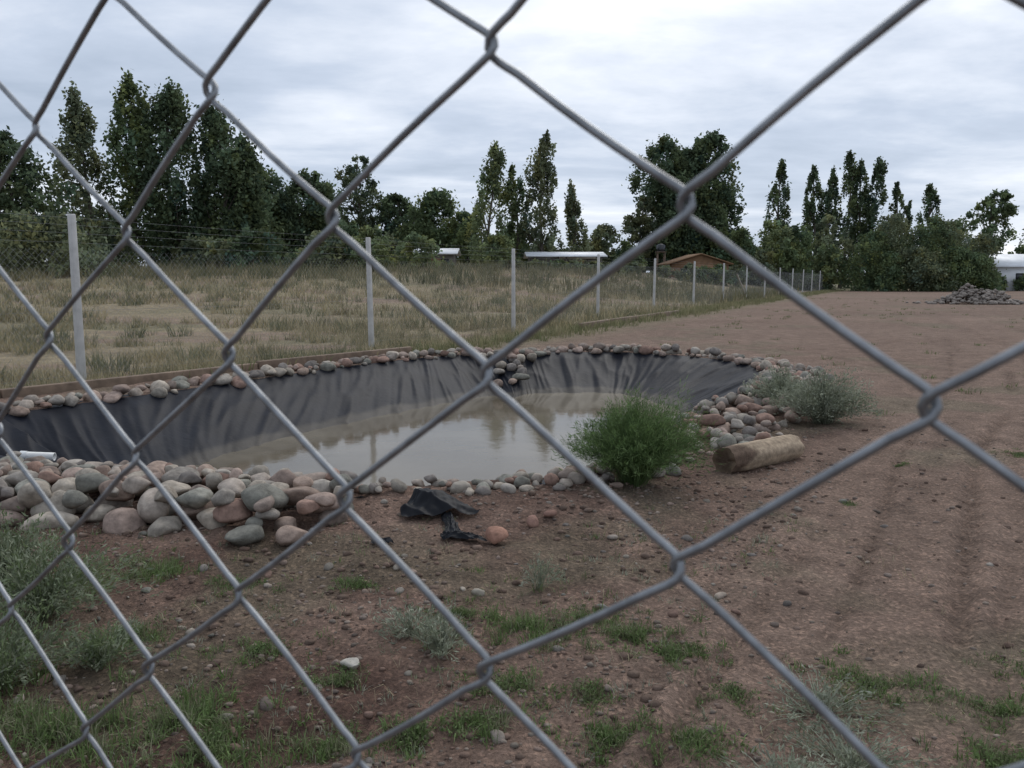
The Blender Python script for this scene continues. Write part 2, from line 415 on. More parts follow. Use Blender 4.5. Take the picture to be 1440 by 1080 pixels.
# ------------------------------------------------------------------ vegetation builders
def blades(P, npr, spread, h0, h1, w, lean, pal, jit=.2):
    P = np.repeat(np.asarray(P, float), npr, 0); n_ = len(P)
    a = rng.uniform(0, TAU, n_); q = spread*np.sqrt(rng.random(n_)); B = P.copy()
    B[:, 0] += q*np.cos(a); B[:, 1] += q*np.sin(a)
    ph = a+rng.normal(size=n_)*.7; Ln = rng.uniform(h0, h1, n_); l = np.clip(rng.uniform(0, lean, n_), 0, .97)
    D = np.stack([np.cos(ph)*l, np.sin(ph)*l, np.sqrt(1-l*l)], 1)*Ln[:, None]
    D2 = np.stack([np.cos(ph)*l*.6, np.sin(ph)*l*.6, np.sqrt(1-(l*.6)**2)], 1)*Ln[:, None]*.55
    wa = rng.uniform(0, TAU, n_); W = np.stack([np.cos(wa), np.sin(wa), 0*wa], 1)*w*.5*rng.uniform(.6, 1.3, n_)[:, None]
    V = np.stack([B-W, B+W, B+D2-W*.8, B+D2+W*.8, B+D], 1).reshape(-1, 3)
    o = (np.arange(n_)*5)[:, None]
    F = np.concatenate([o+np.array([0,1,3]), o+np.array([0,3,2]), o+np.array([2,3,4])])
    pal = np.asarray(pal, float); pi = np.repeat(rng.integers(0, len(pal), n_//npr), npr)
    c = pal[pi]*rng.uniform(1-jit, 1+jit, n_)[:, None]
    return V, F, np.repeat(c, 5, 0)
def leaves(Cn, size, col, asp=.5, dirv=None):
    n_ = len(Cn); a = rng.normal(size=(n_, 3))
    if dirv is not None: a = a*.55+dirv
    a /= np.linalg.norm(a, axis=1)[:, None]
    b_ = rng.normal(size=(n_, 3)); b_ = np.cross(a, b_); b_ /= np.linalg.norm(b_, axis=1)[:, None]
    s = np.broadcast_to(size, (n_,))[:, None]*rng.uniform(.6, 1.3, (n_, 1))
    V = np.stack([Cn-a*s, Cn-b_*s*asp, Cn+a*s, Cn+b_*s*asp], 1).reshape(-1, 3)
    o = (np.arange(n_)*4)[:, None]; F = np.concatenate([o+np.array([0,1,2]), o+np.array([0,2,3])])
    return V, F, np.repeat(np.broadcast_to(col, (n_, 3)), 4, 0)

PROF = {
 'poplar': ([0,.1,.35,.65,.85,.95,1], [.55,.85,1,.85,.55,.28,.05]),
 'round': ([0,.15,.45,.75,.92,1], [.6,.95,1,.85,.5,.2]),
 'cone': ([0,.1,.5,.8,1], [.7,1,.6,.3,.04]),
 'bush': ([0,.2,.5,.8,1], [.95,1,.92,.65,.25])}
LS = .80
def crown(acc, X, Y, zb, zt, R, kind, col, ncl, nlf, ls, cs=None):
    tall = kind in ('poplar', 'cone')
    f = rng.random(ncl)**(1.0 if tall else .9); a = rng.uniform(0, TAU, ncl)
    pr = np.interp(f, *PROF[kind])*R
    lob = .72+.5*vnoise(a*1.3+X, f*(4 if tall else 5), X)
    rad = pr*lob*np.sqrt(rng.uniform(.02, 1, ncl))
    bendx = .2*R*np.sin(f*4+X)
    C0 = np.stack([X+bendx+rad*np.cos(a), Y+rad*np.sin(a), zb+(zt-zb)*f*(.97 if tall else .93)], 1)
    n_ = ncl*nlf
    csz = (cs or R*.2)*rng.uniform(.5, 1.25, ncl)*(.45+.55*pr/R)
    if tall: csz = csz*1.05
    g = rng.normal(size=(n_, 3))*csz.repeat(nlf)[:, None]*np.array([.8,.8,1.9 if tall else .85])*.75
    q = np.repeat(C0, nlf, 0)+g
    q[:, 2] = np.maximum(q[:, 2], zb-.3)
    tint = rng.uniform(.6, 1.45, ncl); warm = rng.normal(size=ncl)*.1
    cc = np.asarray(col)[None]*tint[:, None]*np.stack([1+warm, 1+warm*.3, 1-warm], 1)
    acc.add(*leaves(q, ls*LS, np.repeat(cc, nlf, 0)*rng.uniform(.75, 1.25, (n_, 1)), .6))
    return C0
def tree(name, X, Y, zt, R, kind, col, ncl=110, nlf=45, ls=.22, base=.12):
    z0 = H1(X, Y); par = empty(name)
    acc = Acc(); C0 = crown(acc, X, Y, z0+(zt-z0)*base, zt, R, kind, col, int(ncl*1.3), int(nlf*1.1), ls)
    acc.make("crown", M_leaf, False, par)
    h = zt-z0; tr = Acc()
    zz = np.linspace(-.2, h*.95, 8)
    pts = np.stack([X+.2*R*np.sin(np.clip((zz/h-base)/(1-base), 0, 1)*4+X), Y+.15*np.cos(zz*.6), z0+zz], 1)
    r0 = .016*h
    tr.add(*tube(pts, np.linspace(r0, .03, 8), 7), (.13,.11,.09))
    for q in C0[rng.permutation(len(C0))[:22]]:
        zs = max(z0+h*.1, q[2]-math.hypot(q[0]-X, q[1]-Y)*1.6-.6)
        s = np.array([np.interp(zs, pts[:, 2], pts[:, 0]), np.interp(zs, pts[:, 2], pts[:, 1]), zs])
        mid = (s+q)/2+np.array([0, 0, -.2]); tr.add(*tube([s, mid, q], [r0*.35, r0*.2, .015], 5), (.12,.10,.085))
    tr.make("trunk_and_limbs", M_bark, True, par)
    return par

DG = (.095,.128,.068); MG = (.122,.160,.076); LG = (.185,.220,.105); OL = (.155,.175,.098); BG = (.105,.132,.080)
T = tree
T("poplar_tree", -36.6,70,17.2,2.4,'poplar',OL,90,55,.24,.08)
T("poplar_tree", -32.4,70,18.4,2.8,'poplar',MG,110,60,.25,.06)
T("poplar_tree", -28.9,70,17.6,3.1,'poplar',DG,120,60,.25,.06)
T("poplar_tree", -25.6,71,16.2,3.1,'poplar',DG,115,60,.25,.06)
T("poplar_tree", -23.3,72,13.4,2.4,'poplar',DG,90,55,.25,.06)
T("broadleaf_tree", -37.4,60,12.6,3.6,'round',DG,120,60,.24,.15)
T("broadleaf_tree", -43,62,13.6,4.5,'round',OL,140,60,.25,.15)
T("broadleaf_tree", -30,52,5.6,3.5,'bush',OL,80,60,.2,.02)
T("broadleaf_tree", -24.8,80,12.8,4,'round',DG,150,60,.25,.1)
T("broadleaf_tree", -20.4,80,12.2,3.2,'round',DG,120,60,.25,.1)
T("cypress_tree", -16.7,90,15.2,2.6,'round',BG,75,50,.24,.3)
T("broadleaf_tree", -12.6,90,10.9,3,'round',DG,110,50,.25,.12)
T("broadleaf_tree", -8.7,88,11.2,3.2,'round',MG,130,55,.25,.1)
T("poplar_tree", -2.0,80,14.4,2.1,'poplar',LG,80,50,.22,.08)
T("poplar_tree", .3,81,12.4,1.5,'poplar',MG,60,45,.22,.08)
T("poplar_tree", 3.1,80,15.6,1.7,'poplar',OL,80,50,.22,.08)
T("poplar_tree", 6.3,85,11.6,1.7,'cone',OL,60,45,.22,.1)
T("broadleaf_tree", -4.6,86,8.6,2.6,'round',MG,80,45,.24,.1)
T("broadleaf_tree", 10.4,96,8.0,2.2,'round',OL,60,45,.24,.1)
T("broadleaf_tree", 19.2,100,19.2,4.3,'round',DG,200,60,.28,.05)
T("broadleaf_tree", 23.2,100,19.7,4.4,'round',DG,200,60,.28,.05)
T("broadleaf_tree", 21.3,99,17.5,4.2,'round',DG,150,60,.28,.05)
T("broadleaf_tree", 26.5,101,13.4,2.6,'round',DG,90,50,.26,.05)
T("broadleaf_tree", 15.8,98,11.6,1.9,'round',OL,60,45,.26,.15)
T("poplar_tree", 39.7,120,18.9,2.0,'poplar',DG,75,45,.28,.05)
for x_, z_, r_ in ((44.6,18.2,1.8),(47,17.6,1.8),(49.4,19.8,2.3),(51.6,18.8,2.0),(53.7,19.4,2.1)):
    T("poplar_tree", x_,120,z_,r_,'poplar',DG,80,45,.28,.05)
T("poplar_tree", 57,120,15.8,1.4,'poplar',DG,50,40,.28,.05)
T("poplar_tree", 59.1,121,13,1.2,'poplar',DG,40,40,.28,.05)
T("poplar_tree", 61.4,120,15.4,1.9,'poplar',DG,65,45,.28,.05)
T("broadleaf_tree", 66,111,13.6,2.9,'round',MG,80,40,.28,.4)
T("broadleaf_tree", 59,108,9.5,3,'round',MG,80,45,.28,.05)
T("broadleaf_tree", 75,112,10.5,4,'round',MG,80,45,.28,.05)

def tri_tube(P, R):
    V, F = tube(P, R, 5); return V, np.concatenate([F[:, [0,1,2]], F[:, [0,2,3]]])
def row(name, items, ls=.26, nm=1.3):
    acc = Acc()
    for (x, y, zt, R, col, nc) in items:
        crown(acc, x, y, H1(x, y), zt, R, 'bush', col, int(nc*nm), 42, ls)
        z = H1(x, y); V_, F_ = tri_tube([(x, y, z-.1), (x+.1, y, z+(zt-z)*.6)], [.14, .05]); acc.add(V_, F_, (.1,.085,.07))
    return acc.make(name, M_leaf)
it = []
x = -105.
while x < 40:
    y = rng.uniform(95, 112)*(1.0 if x > -60 else .9); it.append((x, y, rng.uniform(5.8, 8.6)+(2.4 if x < -20 else 0)-(1.8 if 6 < x < 16 else 0), rng.uniform(2.3, 3.8), [DG, MG, OL, DG][rng.integers(4)], 48)); x += rng.uniform(2.2, 3.8)
x = 54.
while x < 110: it.append((x, rng.uniform(118, 126), rng.uniform(6, 9), rng.uniform(2.5, 4), [DG, MG][rng.integers(2)], 45)); x += rng.uniform(2.5, 4)
row("distant_tree_row", it, .3)
it = []
x = -60.
while x < -6: it.append((x, rng.uniform(60, 70), rng.uniform(3.8, 6.0), rng.uniform(1.4, 3.), [DG, OL, MG, LG][rng.integers(4)], 34)); x += rng.uniform(1.8, 3.6)
row("shrub_hedge", it, .22)
T("round_shrub", -10.4,60,5.3,1.8,'bush',LG,60,50,.16,.02)
T("small_tree", -1.6,72,5.3,1.9,'bush',LG,50,45,.18,.05)
T("small_tree", 12.5,88,5.6,1.6,'bush',MG,45,40,.2,.05)
it = [(x_, y_, z_, r_, c_, 60) for x_, y_, z_, r_, c_ in ((27,94,7.6,2.6,MG),(30.5,95,8.6,2.8,LG),(34,96,8.0,2.8,MG),(37,95,9.2,2.6,OL),(32,92,5,2.2,MG),(36,93,5.5,2.2,LG),(28.5,92,4.6,2,OL))]
row("shrub_hedge", it, .24)
it = [(x_, y_, z_, r_, c_, 110) for x_, y_, z_, r_, c_ in ((41.0,92,7.0,3.0,MG),(44,93,9.0,3.4,OL),(47.2,92,8.8,3.5,MG),(50.4,93,8.2,3.3,OL),(53.2,92,6.6,2.8,OL),(45.5,89.5,4.9,3.0,OL),(49,89.5,5.0,3.0,MG),(42,90,4.2,2.6,MG),(52.3,90,4.2,2.5,MG))]
row("large_shrub", it, .17, 1.6)
it = [(x_, y_, z_, r_, c_, 34) for x_, y_, z_, r_, c_ in ((56,93,2.2,1.2,MG),(59,92,1.9,1.3,MG),(62,93,2.2,1.6,MG),
      (15.2,80,2.6,1.2,OL),(17.2,79,2.9,1.3,OL),(19.0,79,2.6,1.2,MG),(20.8,80,2.9,1.3,MG),(22.6,81,2.8,1.2,OL),(-8.5,68,2.9,1.1,OL),(-5.8,67,2.8,1.1,OL),(.2,70,3.0,1.2,OL),(2.2,69,2.8,1.3,OL),(3.8,70,2.9,1.3,MG),(5.4,69,2.8,1.3,OL),(7.2,70,2.8,1.3,OL),(8.8,71,2.7,1.3,OL),(11,74,2.8,1.3,OL))]
row("low_shrub", it, .15)

# dry field grass
STRAW = [(.39,.33,.205),(.34,.285,.175),(.28,.245,.15),(.22,.205,.125),(.18,.18,.11),(.42,.37,.25)]
def field_pts(n_, y0, y1, pw=1.):
    Y = y0+(y1-y0)*rng.random(n_)**pw; X = edge_x(Y)-.25-rng.random(n_)**1.0*(Y*1.05+4)
    return X, Y
def zc(X, Y): return np.stack([X, Y, height(X, Y)-.01], 1)
acc = Acc()
X, Y = field_pts(6400, 7, 26, 1.0); k_ = fbm(X*.45, Y*.45, 90) > .44
acc.add(*blades(zc(X[k_], Y[k_]), 22, .14, .08, .34, .010, .85, STRAW))
X, Y = field_pts(4000, 24, 70, 1.2); k_ = fbm(X*.2, Y*.3, 92) > .45
acc.add(*blades(zc(X[k_], Y[k_]), 16, .35, .15, .5, .03, .8, STRAW))
X, Y = field_pts(460, 46, 72, 1.); acc.add(*blades(zc(X, Y), 30, .8, .4, 1.0, .05, .6, [(.17,.16,.095),(.22,.20,.125),(.13,.135,.08)]))
acc.make("dry_field_grass", M_grass)
acc = Acc()
X, Y = field_pts(420, 10, 55, .9); k_ = fbm(X*.15, Y*.25, 99) > .45
acc.add(*blades(zc(X[k_], Y[k_]), 60, .32, .2, .5, .014, .9, [(.17,.175,.11),(.19,.185,.13),(.14,.15,.09)]))
acc.make("field_weeds", M_grass)
acc = Acc()
Y = rng.uniform(11, 95, 1700)**1.; X = edge_x(Y)+rng.normal(size=len(Y))*.5+.0; k_ = (Y > 15) | (X < edge_x(Y)); X, Y = X[k_], Y[k_]
acc.add(*blades(zc(X, Y), 14, .2, .08, .28, .02, .8, [(.16,.17,.085),(.22,.21,.115),(.30,.27,.16)]))
acc.make("verge_grass", M_grass)
acc = Acc()
X = rng.uniform(3, 30, 500); Y = rng.uniform(8, 60, 500); k_ = (X > edge_x(Y)+1.5) & (fbm(X*.3, Y*.3, 191) > .5) & (rim_sd(X, Y) > .8); X, Y = X[k_], Y[k_]
acc.add(*blades(zc(X, Y), 22, .12, .03, .11, .012, 1.1, [(.15,.18,.08),(.22,.22,.13)]))
acc.make("lot_weeds", M_grass)

# ------------------------------------------------------------------ pond-side bushes
def fine_bush(name, X, Y, R, Hh, nst, pal, lw=.004, nl=20000, lsz=.008, asp=.5, scat=.045):
    z0 = H1(X, Y); acc = Acc()
    a = rng.uniform(0, TAU, nst); l = rng.uniform(0, 1, nst)**.8
    lobe = .75+.5*vnoise(a*1.2+X*3, l*2, X*7)
    tip = np.stack([X+R*l*lobe*np.cos(a), Y+R*l*lobe*np.sin(a), z0+Hh*np.sqrt(np.clip(1-(l*.93)**2, 0, 1))*rng.uniform(.6, 1.12, nst)*lobe], 1)
    root = np.stack([X+.25*R*l*np.cos(a)*rng.random(nst), Y+.25*R*l*np.sin(a)*rng.random(nst), np.full(nst, z0-.01)], 1)
    def pos(i, t):
        q = root[i]*(1-t)[:, None]+tip[i]*t[:, None]
        q[:, 2] += (Hh*.18*np.sin(np.pi*t)*l[i]); return q
    i = np.arange(nst); W = np.stack([np.cos(a+1.57), np.sin(a+1.57), 0*a], 1)*lw*.5
    p0, p1, p2, p3 = pos(i, i*0.), pos(i, i*0+.4), pos(i, i*0+.75), pos(i, i*0+1.)
    V = np.stack([p0-W, p0+W, p1-W, p1+W, p2-W*.7, p2+W*.7, p3], 1).reshape(-1, 3); o = (i*7)[:, None]
    F = np.concatenate([o+np.array(q) for q in ((0,1,3),(0,3,2),(2,3,5),(2,5,4),(4,5,6))])
    pal = np.asarray(pal, float); pc = pal[rng.integers(0, len(pal), nst)]*rng.uniform(.7, 1.3, (nst, 1))
    acc.add(V, F, np.repeat(pc, 7, 0))
    j = rng.integers(0, nst, nl); t = rng.uniform(.15, 1.04, nl)**.75
    q = pos(j, t)+rng.normal(size=(nl, 3))*R*scat
    q[:, 2] = np.maximum(q[:, 2], z0+.003)
    dv = (tip-root)[j]; dv /= np.linalg.norm(dv, axis=1)[:, None]
    acc.add(*leaves(q, lsz, pc[j]*rng.uniform(.8, 1.25, (nl, 1)), asp, dv))
    return acc.make(name, M_weed)
fine_bush("green_bush", .82,5.22,.55,.55,1100,[(.115,.175,.06),(.14,.20,.08),(.09,.14,.05)],.004,34000,.021,.10,.03)
GGR = [(.24,.26,.19),(.28,.295,.225),(.20,.22,.15)]
fine_bush("grey_green_bush", 3.05,7.7,.55,.44,360,GGR,.006,12000,.017,.28)
fine_bush("grey_green_bush", 2.9,8.45,.40,.40,220,GGR,.006,7000,.017,.28)
G2 = [(.17,.20,.125),(.22,.24,.165),(.14,.18,.085)]
fine_bush("grey_green_bush", -1.95,3.15,.42,.30,190,G2,.004,4400,.014,.25)
fine_bush("grey_green_bush", -2.3,3.5,.35,.30,150,G2,.004,3600,.014,.25)
fine_bush("grey_green_bush", -1.8,2.65,.3,.22,130,G2,.004,3200,.012,.25)
fine_bush("grey_green_bush", -1.5,2.75,.2,.14,90,G2,.004,1800,.011,.25)
fine_bush("grey_green_weed", -.27,2.85,.22,.17,90,GGR,.003,1300,.011,.25)
fine_bush("grey_green_weed", -.40,3.0,.18,.12,60,GGR,.003,800,.011,.25)
fine_bush("grey_green_weed", .13,3.5,.14,.15,50,GGR,.003,400,.010,.25)
fine_bush("grey_green_weed", 1.0,2.42,.24,.07,90,GGR,.003,1300,.010,.25)
fine_bush("grey_green_weed", .98,2.12,.25,.08,90,GGR,.003,1300,.010,.25)
fine_bush("grey_green_weed", .75,2.0,.2,.08,90,GGR,.003,1200,.010,.25)
GRN = [(.12,.175,.06),(.155,.215,.085),(.14,.165,.08),(.22,.22,.135)]
def weed_patch(X, Y, R, h, dens=1.0):
    nt_ = max(4, int(300*R*dens)); a = rng.uniform(0, TAU, nt_); q = R*np.abs(rng.normal(size=nt_))*.62
    x = X+q*np.cos(a)*1.25; y = Y+q*np.sin(a)*.9
    acc = Acc()
    acc.add(*blades(zc(x, y), 20, .022, .015, h, .0042, 1.1, GRN, .3))
    k_ = rng.random(nt_) < .5; c0 = zc(x[k_], y[k_]); c0 = np.repeat(c0, 26, 0)
    c0 = c0+np.abs(rng.normal(size=c0.shape))*np.array([0, 0, h*.28])+rng.normal(size=c0.shape)*np.array([.022,.022,0])+np.array([0,0,.008])
    acc.add(*leaves(c0, .0065, np.array(GRN)[rng.integers(0, 3, len(c0))]*rng.uniform(.7, 1.2, (len(c0), 1)), .4))
    acc.make("weed_patch", M_weed)
for (x_, y_, r_, h_) in ((.06,3.05,.20,.10),(.47,2.98,.16,.07),(.62,2.85,.16,.05),(.35,3.15,.12,.04),(-1.7,3.72,.16,.08),(-.72,3.52,.08,.05),(-1.06,2.4,.22,.10),(-1.4,2.3,.22,.12),(-.9,2.2,.18,.09),
     (-1.5,3.0,.14,.07),(-.3,2.3,.10,.06),(-.1,2.36,.10,.07),(.3,2.3,.14,.06),(.25,2.55,.10,.04),(-.02,2.6,.12,.06),(1.25,2.62,.22,.05),(1.62,2.45,.14,.05),(.55,2.25,.13,.05),(-2.6,3.6,.2,.10),(-1.25,3.5,.12,.05),
     (-.95,2.9,.12,.05),(2.95,5.9,.05,.03),(2.1,4.8,.05,.03),(4.1,6.3,.14,.03),(-.55,2.25,.12,.07),(.75,2.55,.10,.04),(-1.9,2.7,.28,.12),(-2.0,3.5,.25,.09),(-1.7,2.3,.25,.13),(-.6,2.62,.10,.05),(-.2,3.2,.12,.05),(1.9,2.7,.12,.04),(1.45,2.15,.16,.06)):
    weed_patch(x_, y_, r_, h_)
acc = Acc(); n_ = 800
X = rng.uniform(-3, 3, n_); Y = rng.uniform(1.9, 4.6, n_); k_ = (rim_sd(X, Y) > .5) & (fbm(X*1.5, Y*1.5, 97) > .45) & ((road_p(X, Y) < .1) | (Y < 2.5))
acc.add(*blades(zc(X[k_], Y[k_]), 18, .03, .012, .05, .0035, 1.1, GRN+GGR, .3))
X = rng.uniform(-3, 2, 130); Y = rng.uniform(1.9, 4.3, 130)
acc.add(*blades(zc(X, Y)+np.array([0,0,.012]), 5, .05, .03, .10, .0025, 3., [(.33,.28,.18),(.25,.2,.13)], .2))
acc.make("ground_sprouts", M_weed)

# ------------------------------------------------------------------ log
par = empty("cut_log")
A = np.array([1.53,5.62,.0]); B = np.array([2.22,6.18,.0]); A[2] = H1(*A[:2])+.085; B[2] = H1(*B[:2])+.085
ns, nl = 36, 30; tt = np.linspace(0, 1, nl); ax = (B-A)/np.linalg.norm(B-A); s1 = np.cross(ax, [0,0,1]); s1 /= np.linalg.norm(s1); s2 = np.cross(s1, ax)
V = []; C = []
for t in tt:
    for j in range(ns):
        th = j/ns*TAU
        r = .106*(1+.03*math.sin(th*2+t*2)+.02*math.sin(th*5+1))+.008*(float(vnoise(t*6, th*3, 5))-.5)-.006*max(0, math.sin(th*9+t*1.2))**6
        if t < .12: r *= .93+.5*t*.6
        if t > .97: r *= .93
        o = .03*(float(vnoise(th*2.3, 3., 8))-.5)*(1 if t < .02 or t > .98 else 0)
        q = A+(B-A)*t+ax*o+s1*r*math.cos(th)+s2*r*math.sin(th); V.append(q)
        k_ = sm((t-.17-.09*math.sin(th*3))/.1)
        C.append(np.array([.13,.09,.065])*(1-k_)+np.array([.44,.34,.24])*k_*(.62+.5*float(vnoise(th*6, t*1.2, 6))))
F = [(i*ns+j, i*ns+(j+1) % ns, (i+1)*ns+(j+1) % ns, (i+1)*ns+j) for i in range(nl-1) for j in range(ns)]
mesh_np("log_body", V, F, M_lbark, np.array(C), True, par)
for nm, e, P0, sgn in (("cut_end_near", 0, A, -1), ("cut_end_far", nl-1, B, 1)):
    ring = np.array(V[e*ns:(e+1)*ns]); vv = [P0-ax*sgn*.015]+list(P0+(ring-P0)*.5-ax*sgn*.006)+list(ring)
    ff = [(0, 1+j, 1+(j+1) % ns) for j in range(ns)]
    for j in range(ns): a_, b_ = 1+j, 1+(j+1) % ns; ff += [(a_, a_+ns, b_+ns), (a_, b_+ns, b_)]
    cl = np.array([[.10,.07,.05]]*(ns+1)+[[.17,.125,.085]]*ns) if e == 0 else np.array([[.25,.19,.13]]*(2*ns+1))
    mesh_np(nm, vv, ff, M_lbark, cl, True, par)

# ------------------------------------------------------------------ black plastic scrap
def scrap(cx, cy, sx, sy, rot, seed, hz, tri=.75):
    nu, nv = 60, 44; U, Vv = np.meshgrid(np.linspace(-.5, .5, nu), np.linspace(-.5, .5, nv))
    wdt = 1-tri*(Vv+.5)**1.3; x = (U-.2*(Vv+.5))*wdt*sx+.03*(fbm(Vv*4, U*2, seed)-.5); y = Vv*sy+.18*sy*(fbm(U*3, Vv*1, seed+1)-.5)
    ca, sa = math.cos(rot), math.sin(rot); Xx = cx+x*ca-y*sa; Yy = cy+x*sa+y*ca
    dome = np.clip(1-(U*1.9)**2, 0, 1)*np.clip(1-(Vv*1.9)**2, 0, 1)
    rd = 1-np.abs(2*vnoise(U*2.4+Vv*2., Vv*1.2, seed+2)-1); rd2 = 1-np.abs(2*vnoise(U*6-Vv*3, Vv*2+U*2, seed+5)-1)
    z = height(Xx.ravel(), Yy.ravel()).reshape(Xx.shape)+.012+hz*dome+hz*.35*rd**2+.012*rd2**2
    I = (np.arange(nv-1)[:, None]*nu+np.arange(nu-1)[None]).ravel(); F = np.stack([I, I+1, I+nu+1, I+nu], 1)
    return np.stack([Xx.ravel(), Yy.ravel(), z.ravel()], 1), F
acc = Acc()
V, F = scrap(-.45,4.62,.46,.34,.25,3,.09); acc.add(V, F, (.012,.013,.016))
V, F = scrap(-.34,4.36,.09,.34,.2,13,.012,.3); acc.add(V, F, (.012,.013,.016))
V, F = scrap(-.25,4.17,.26,.09,-.2,17,.02,.3); acc.add(V, F, (.012,.013,.016))
V, F = scrap(-.68,4.08,.12,.05,.3,27,.006,.3); acc.add(V, F, (.012,.013,.016))
acc.make("plastic_scrap", M_lin, True)

P0 = np.array([-3.98,6.32,-.02]); d_ = np.array([.95,.10,-.06]); d_ /= np.linalg.norm(d_)
V, F = tube([P0, P0+d_*.26], .034, 20); V2, F2 = tube([P0, P0+d_*.26], .028, 20)
V3, F3 = tube([P0+d_*.0, P0+d_*.05], .039, 20)
acc = Acc(); acc.add(V, F); acc.add(V2, F2[:, ::-1]); acc.add(V3, F3)
ring = np.array([(j, (j+1) % 20, len(V)+(j+1) % 20, len(V)+j) for j in range(20)]); ring2 = ring+20
acc.F += [ring, ring2]
acc.make("drain_pipe", M_pipe, True)

# ------------------------------------------------------------------ edging
def edging(name, pts, w, h):
    V = []; F = []
    pts = np.array(pts); L_ = np.linalg.norm(np.diff(pts, axis=0), axis=1)
    for i in range(len(pts)-1):
        a, b_ = pts[i], pts[i+1]; n_ = max(1, int(L_[i]/2.4))
        for j in range(n_):
            q0 = a+(b_-a)*(j/n_); q1 = a+(b_-a)*((j+1)/n_); mm = (q0+q1)/2; ang = math.atan2(*(q1-q0)[::-1])
            z = H1(mm[0]+.25, mm[1]-.15)
            box(V, F, (mm[0], mm[1], z+h*.5-.06+rng.normal()*.012), (np.linalg.norm(q1-q0)-.02, w, h+.12), ang+rng.normal()*.01)
    ob = mesh_np(name, V, F, M_curb); md = ob.modifiers.new("b", 'BEVEL'); md.width = .012; md.segments = 2
edging("timber_edging", [(-9.2,4.7),(-8.0,6.5),(-6.05,9.3),(-3.97,12.3),(-1.9,15.0)], .10, .10)
edging("timber_edging", [(1.89,22.2),(5.1,28.8),(6.6,31.8)], .14, .16)

# ------------------------------------------------------------------ far fence
fpar = empty("chain_link_fence")
V = []; F = []
iy = [11.2+5.93*i for i in range(-4, 16)]
for i, y in enumerate(iy):
    x = fence_x(y); z = H1(x, y); top = 2.28+rng.normal()*.015
    b0 = len(V); box(V, F, (x, y, (top+z-.1)/2), (.10, .10, top-z+.1), math.atan(1/.518), .82)
    ln = rng.normal()*.008
    for q in range(b0+4, b0+8): V[q] = (V[q][0]+ln*2, V[q][1], V[q][2])
ob = mesh_np("posts", V, F, M_post, parent=fpar); md = ob.modifiers.new("b", 'BEVEL'); md.width = .012; md.segments = 2
tv, tf = tube([(13.2,47.2,1.7),(14.3,49.6,.75),(15.2,51.6,-.05)], .045, 8); mesh_np("brace", tv, tf, M_post, parent=fpar)
def prism(acc, A, B, r):
    A = np.asarray(A); B = np.asarray(B); n_ = len(A); T_ = B-A; T_ /= np.linalg.norm(T_, axis=1)[:, None]
    u = np.cross(T_, [[.3, -.9, .1]]); u /= np.linalg.norm(u, axis=1)[:, None]; v = np.cross(T_, u)
    r = np.broadcast_to(r, (n_,))[:, None]
    off = [u*r, (-.5*u+.866*v)*r, (-.5*u-.866*v)*r]
    V = np.stack([A+o for o in off]+[B+o for o in off], 1).reshape(-1, 3); o = (np.arange(n_)*6)[:, None]
    F = np.concatenate([o+np.array(q) for q in ((0,1,4,3),(1,2,5,4),(2,0,3,5))]); acc.add(V, F)
acc = Acc(); dirn = np.array([.518, 1.])/math.hypot(.518, 1)
s0 = np.arange(-25, 104, .095); O = np.array([-6.1, 11.2]); hm = 1.75
zb = .02-.12*(s0 < 14)
for sg in (1, -1):
    A = np.column_stack([O+s0[:, None]*dirn, zb]); e_ = s0+sg*hm*1.05; B = np.column_stack([O+e_[:, None]*dirn, zb*0+zb+hm+.15])
    A[:, 0] -= .04; B[:, 0] -= .04; prism(acc, A, B, .0011)
for h_ in (.05,.95,1.9,2.03,2.14,2.24):
    A = np.array([[fence_x(iy[i])-.055, iy[i], h_] for i in range(len(iy)-1)]); B = np.array([[fence_x(iy[i+1])-.055, iy[i+1], h_] for i in range(len(iy)-1)])
    mid = (A+B)/2; mid[:, 2] -= .015; prism(acc, A, mid, .002); prism(acc, mid, B, .002)
acc.make("mesh_wires", M_wire2, parent=fpar)

# ------------------------------------------------------------------ near chain link fence
s_h, z_h = .0555, .04425
r_w = .00114; dd = .0015
bend = [(-.0068,-.0072,1),(-.0036,-.0052,1),(-.0012,-.0036,.9),(.0006,-.0020,.55),(.0013,0,0),(.0006,.0020,-.55),(-.0012,.0036,-.9),(-.0036,.0052,-1),(-.0068,.0072,-1)]
def node(nc, mc):
    s = -.008+s_h*nc+.0012*math.sin(nc*2.1+mc*.7); z = -.027+z_h*mc+.0010*math.sin(nc*1.3+mc*1.9)
    return s, z
cu = bpy.data.curves.new("chain_link_fence", 'CURVE'); cu.dimensions = '3D'; cu.bevel_depth = r_w; cu.bevel_resolution = 2; cu.use_fill_caps = True
nvec = np.array([.527, .85]); dvec = np.array([.85, -.527])
for kx in range(-46, 22):
    pts = []; prev = None
    for mc in range(-30, 15):
        right = ((mc+kx) % 2 != 0)
        nc = kx+1 if right else kx
        if (nc+mc) % 2: continue
        s, z = node(nc, mc); sg = 1 if right else -1
        wob = .0012*math.sin(kx*1.7+mc*.9); loc = []
        for ds, dz, dp in bend:
            depth = (-dp*dd) if right else (dp*dd)
            q = np.array([0, .217])+dvec*(s+sg*ds)+nvec*(depth+wob)
            loc.append(np.array((q[0], q[1], 1.4+z+dz)))
        if prev is not None:
            bw = .0007*math.sin(kx*3.1+mc*2.3)
            for t in (.3, .5, .7):
                q = prev*(1-t)+loc[0]*t; q[2] += bw*math.sin(math.pi*t); pts.append(tuple(q))
        pts += [tuple(q) for q in loc]; prev = loc[-1]
    sp = cu.splines.new('POLY'); sp.points.add(len(pts)-1)
    sp.points.foreach_set("co", np.column_stack([np.array(pts), np.ones(len(pts))]).ravel()); sp.use_smooth = True
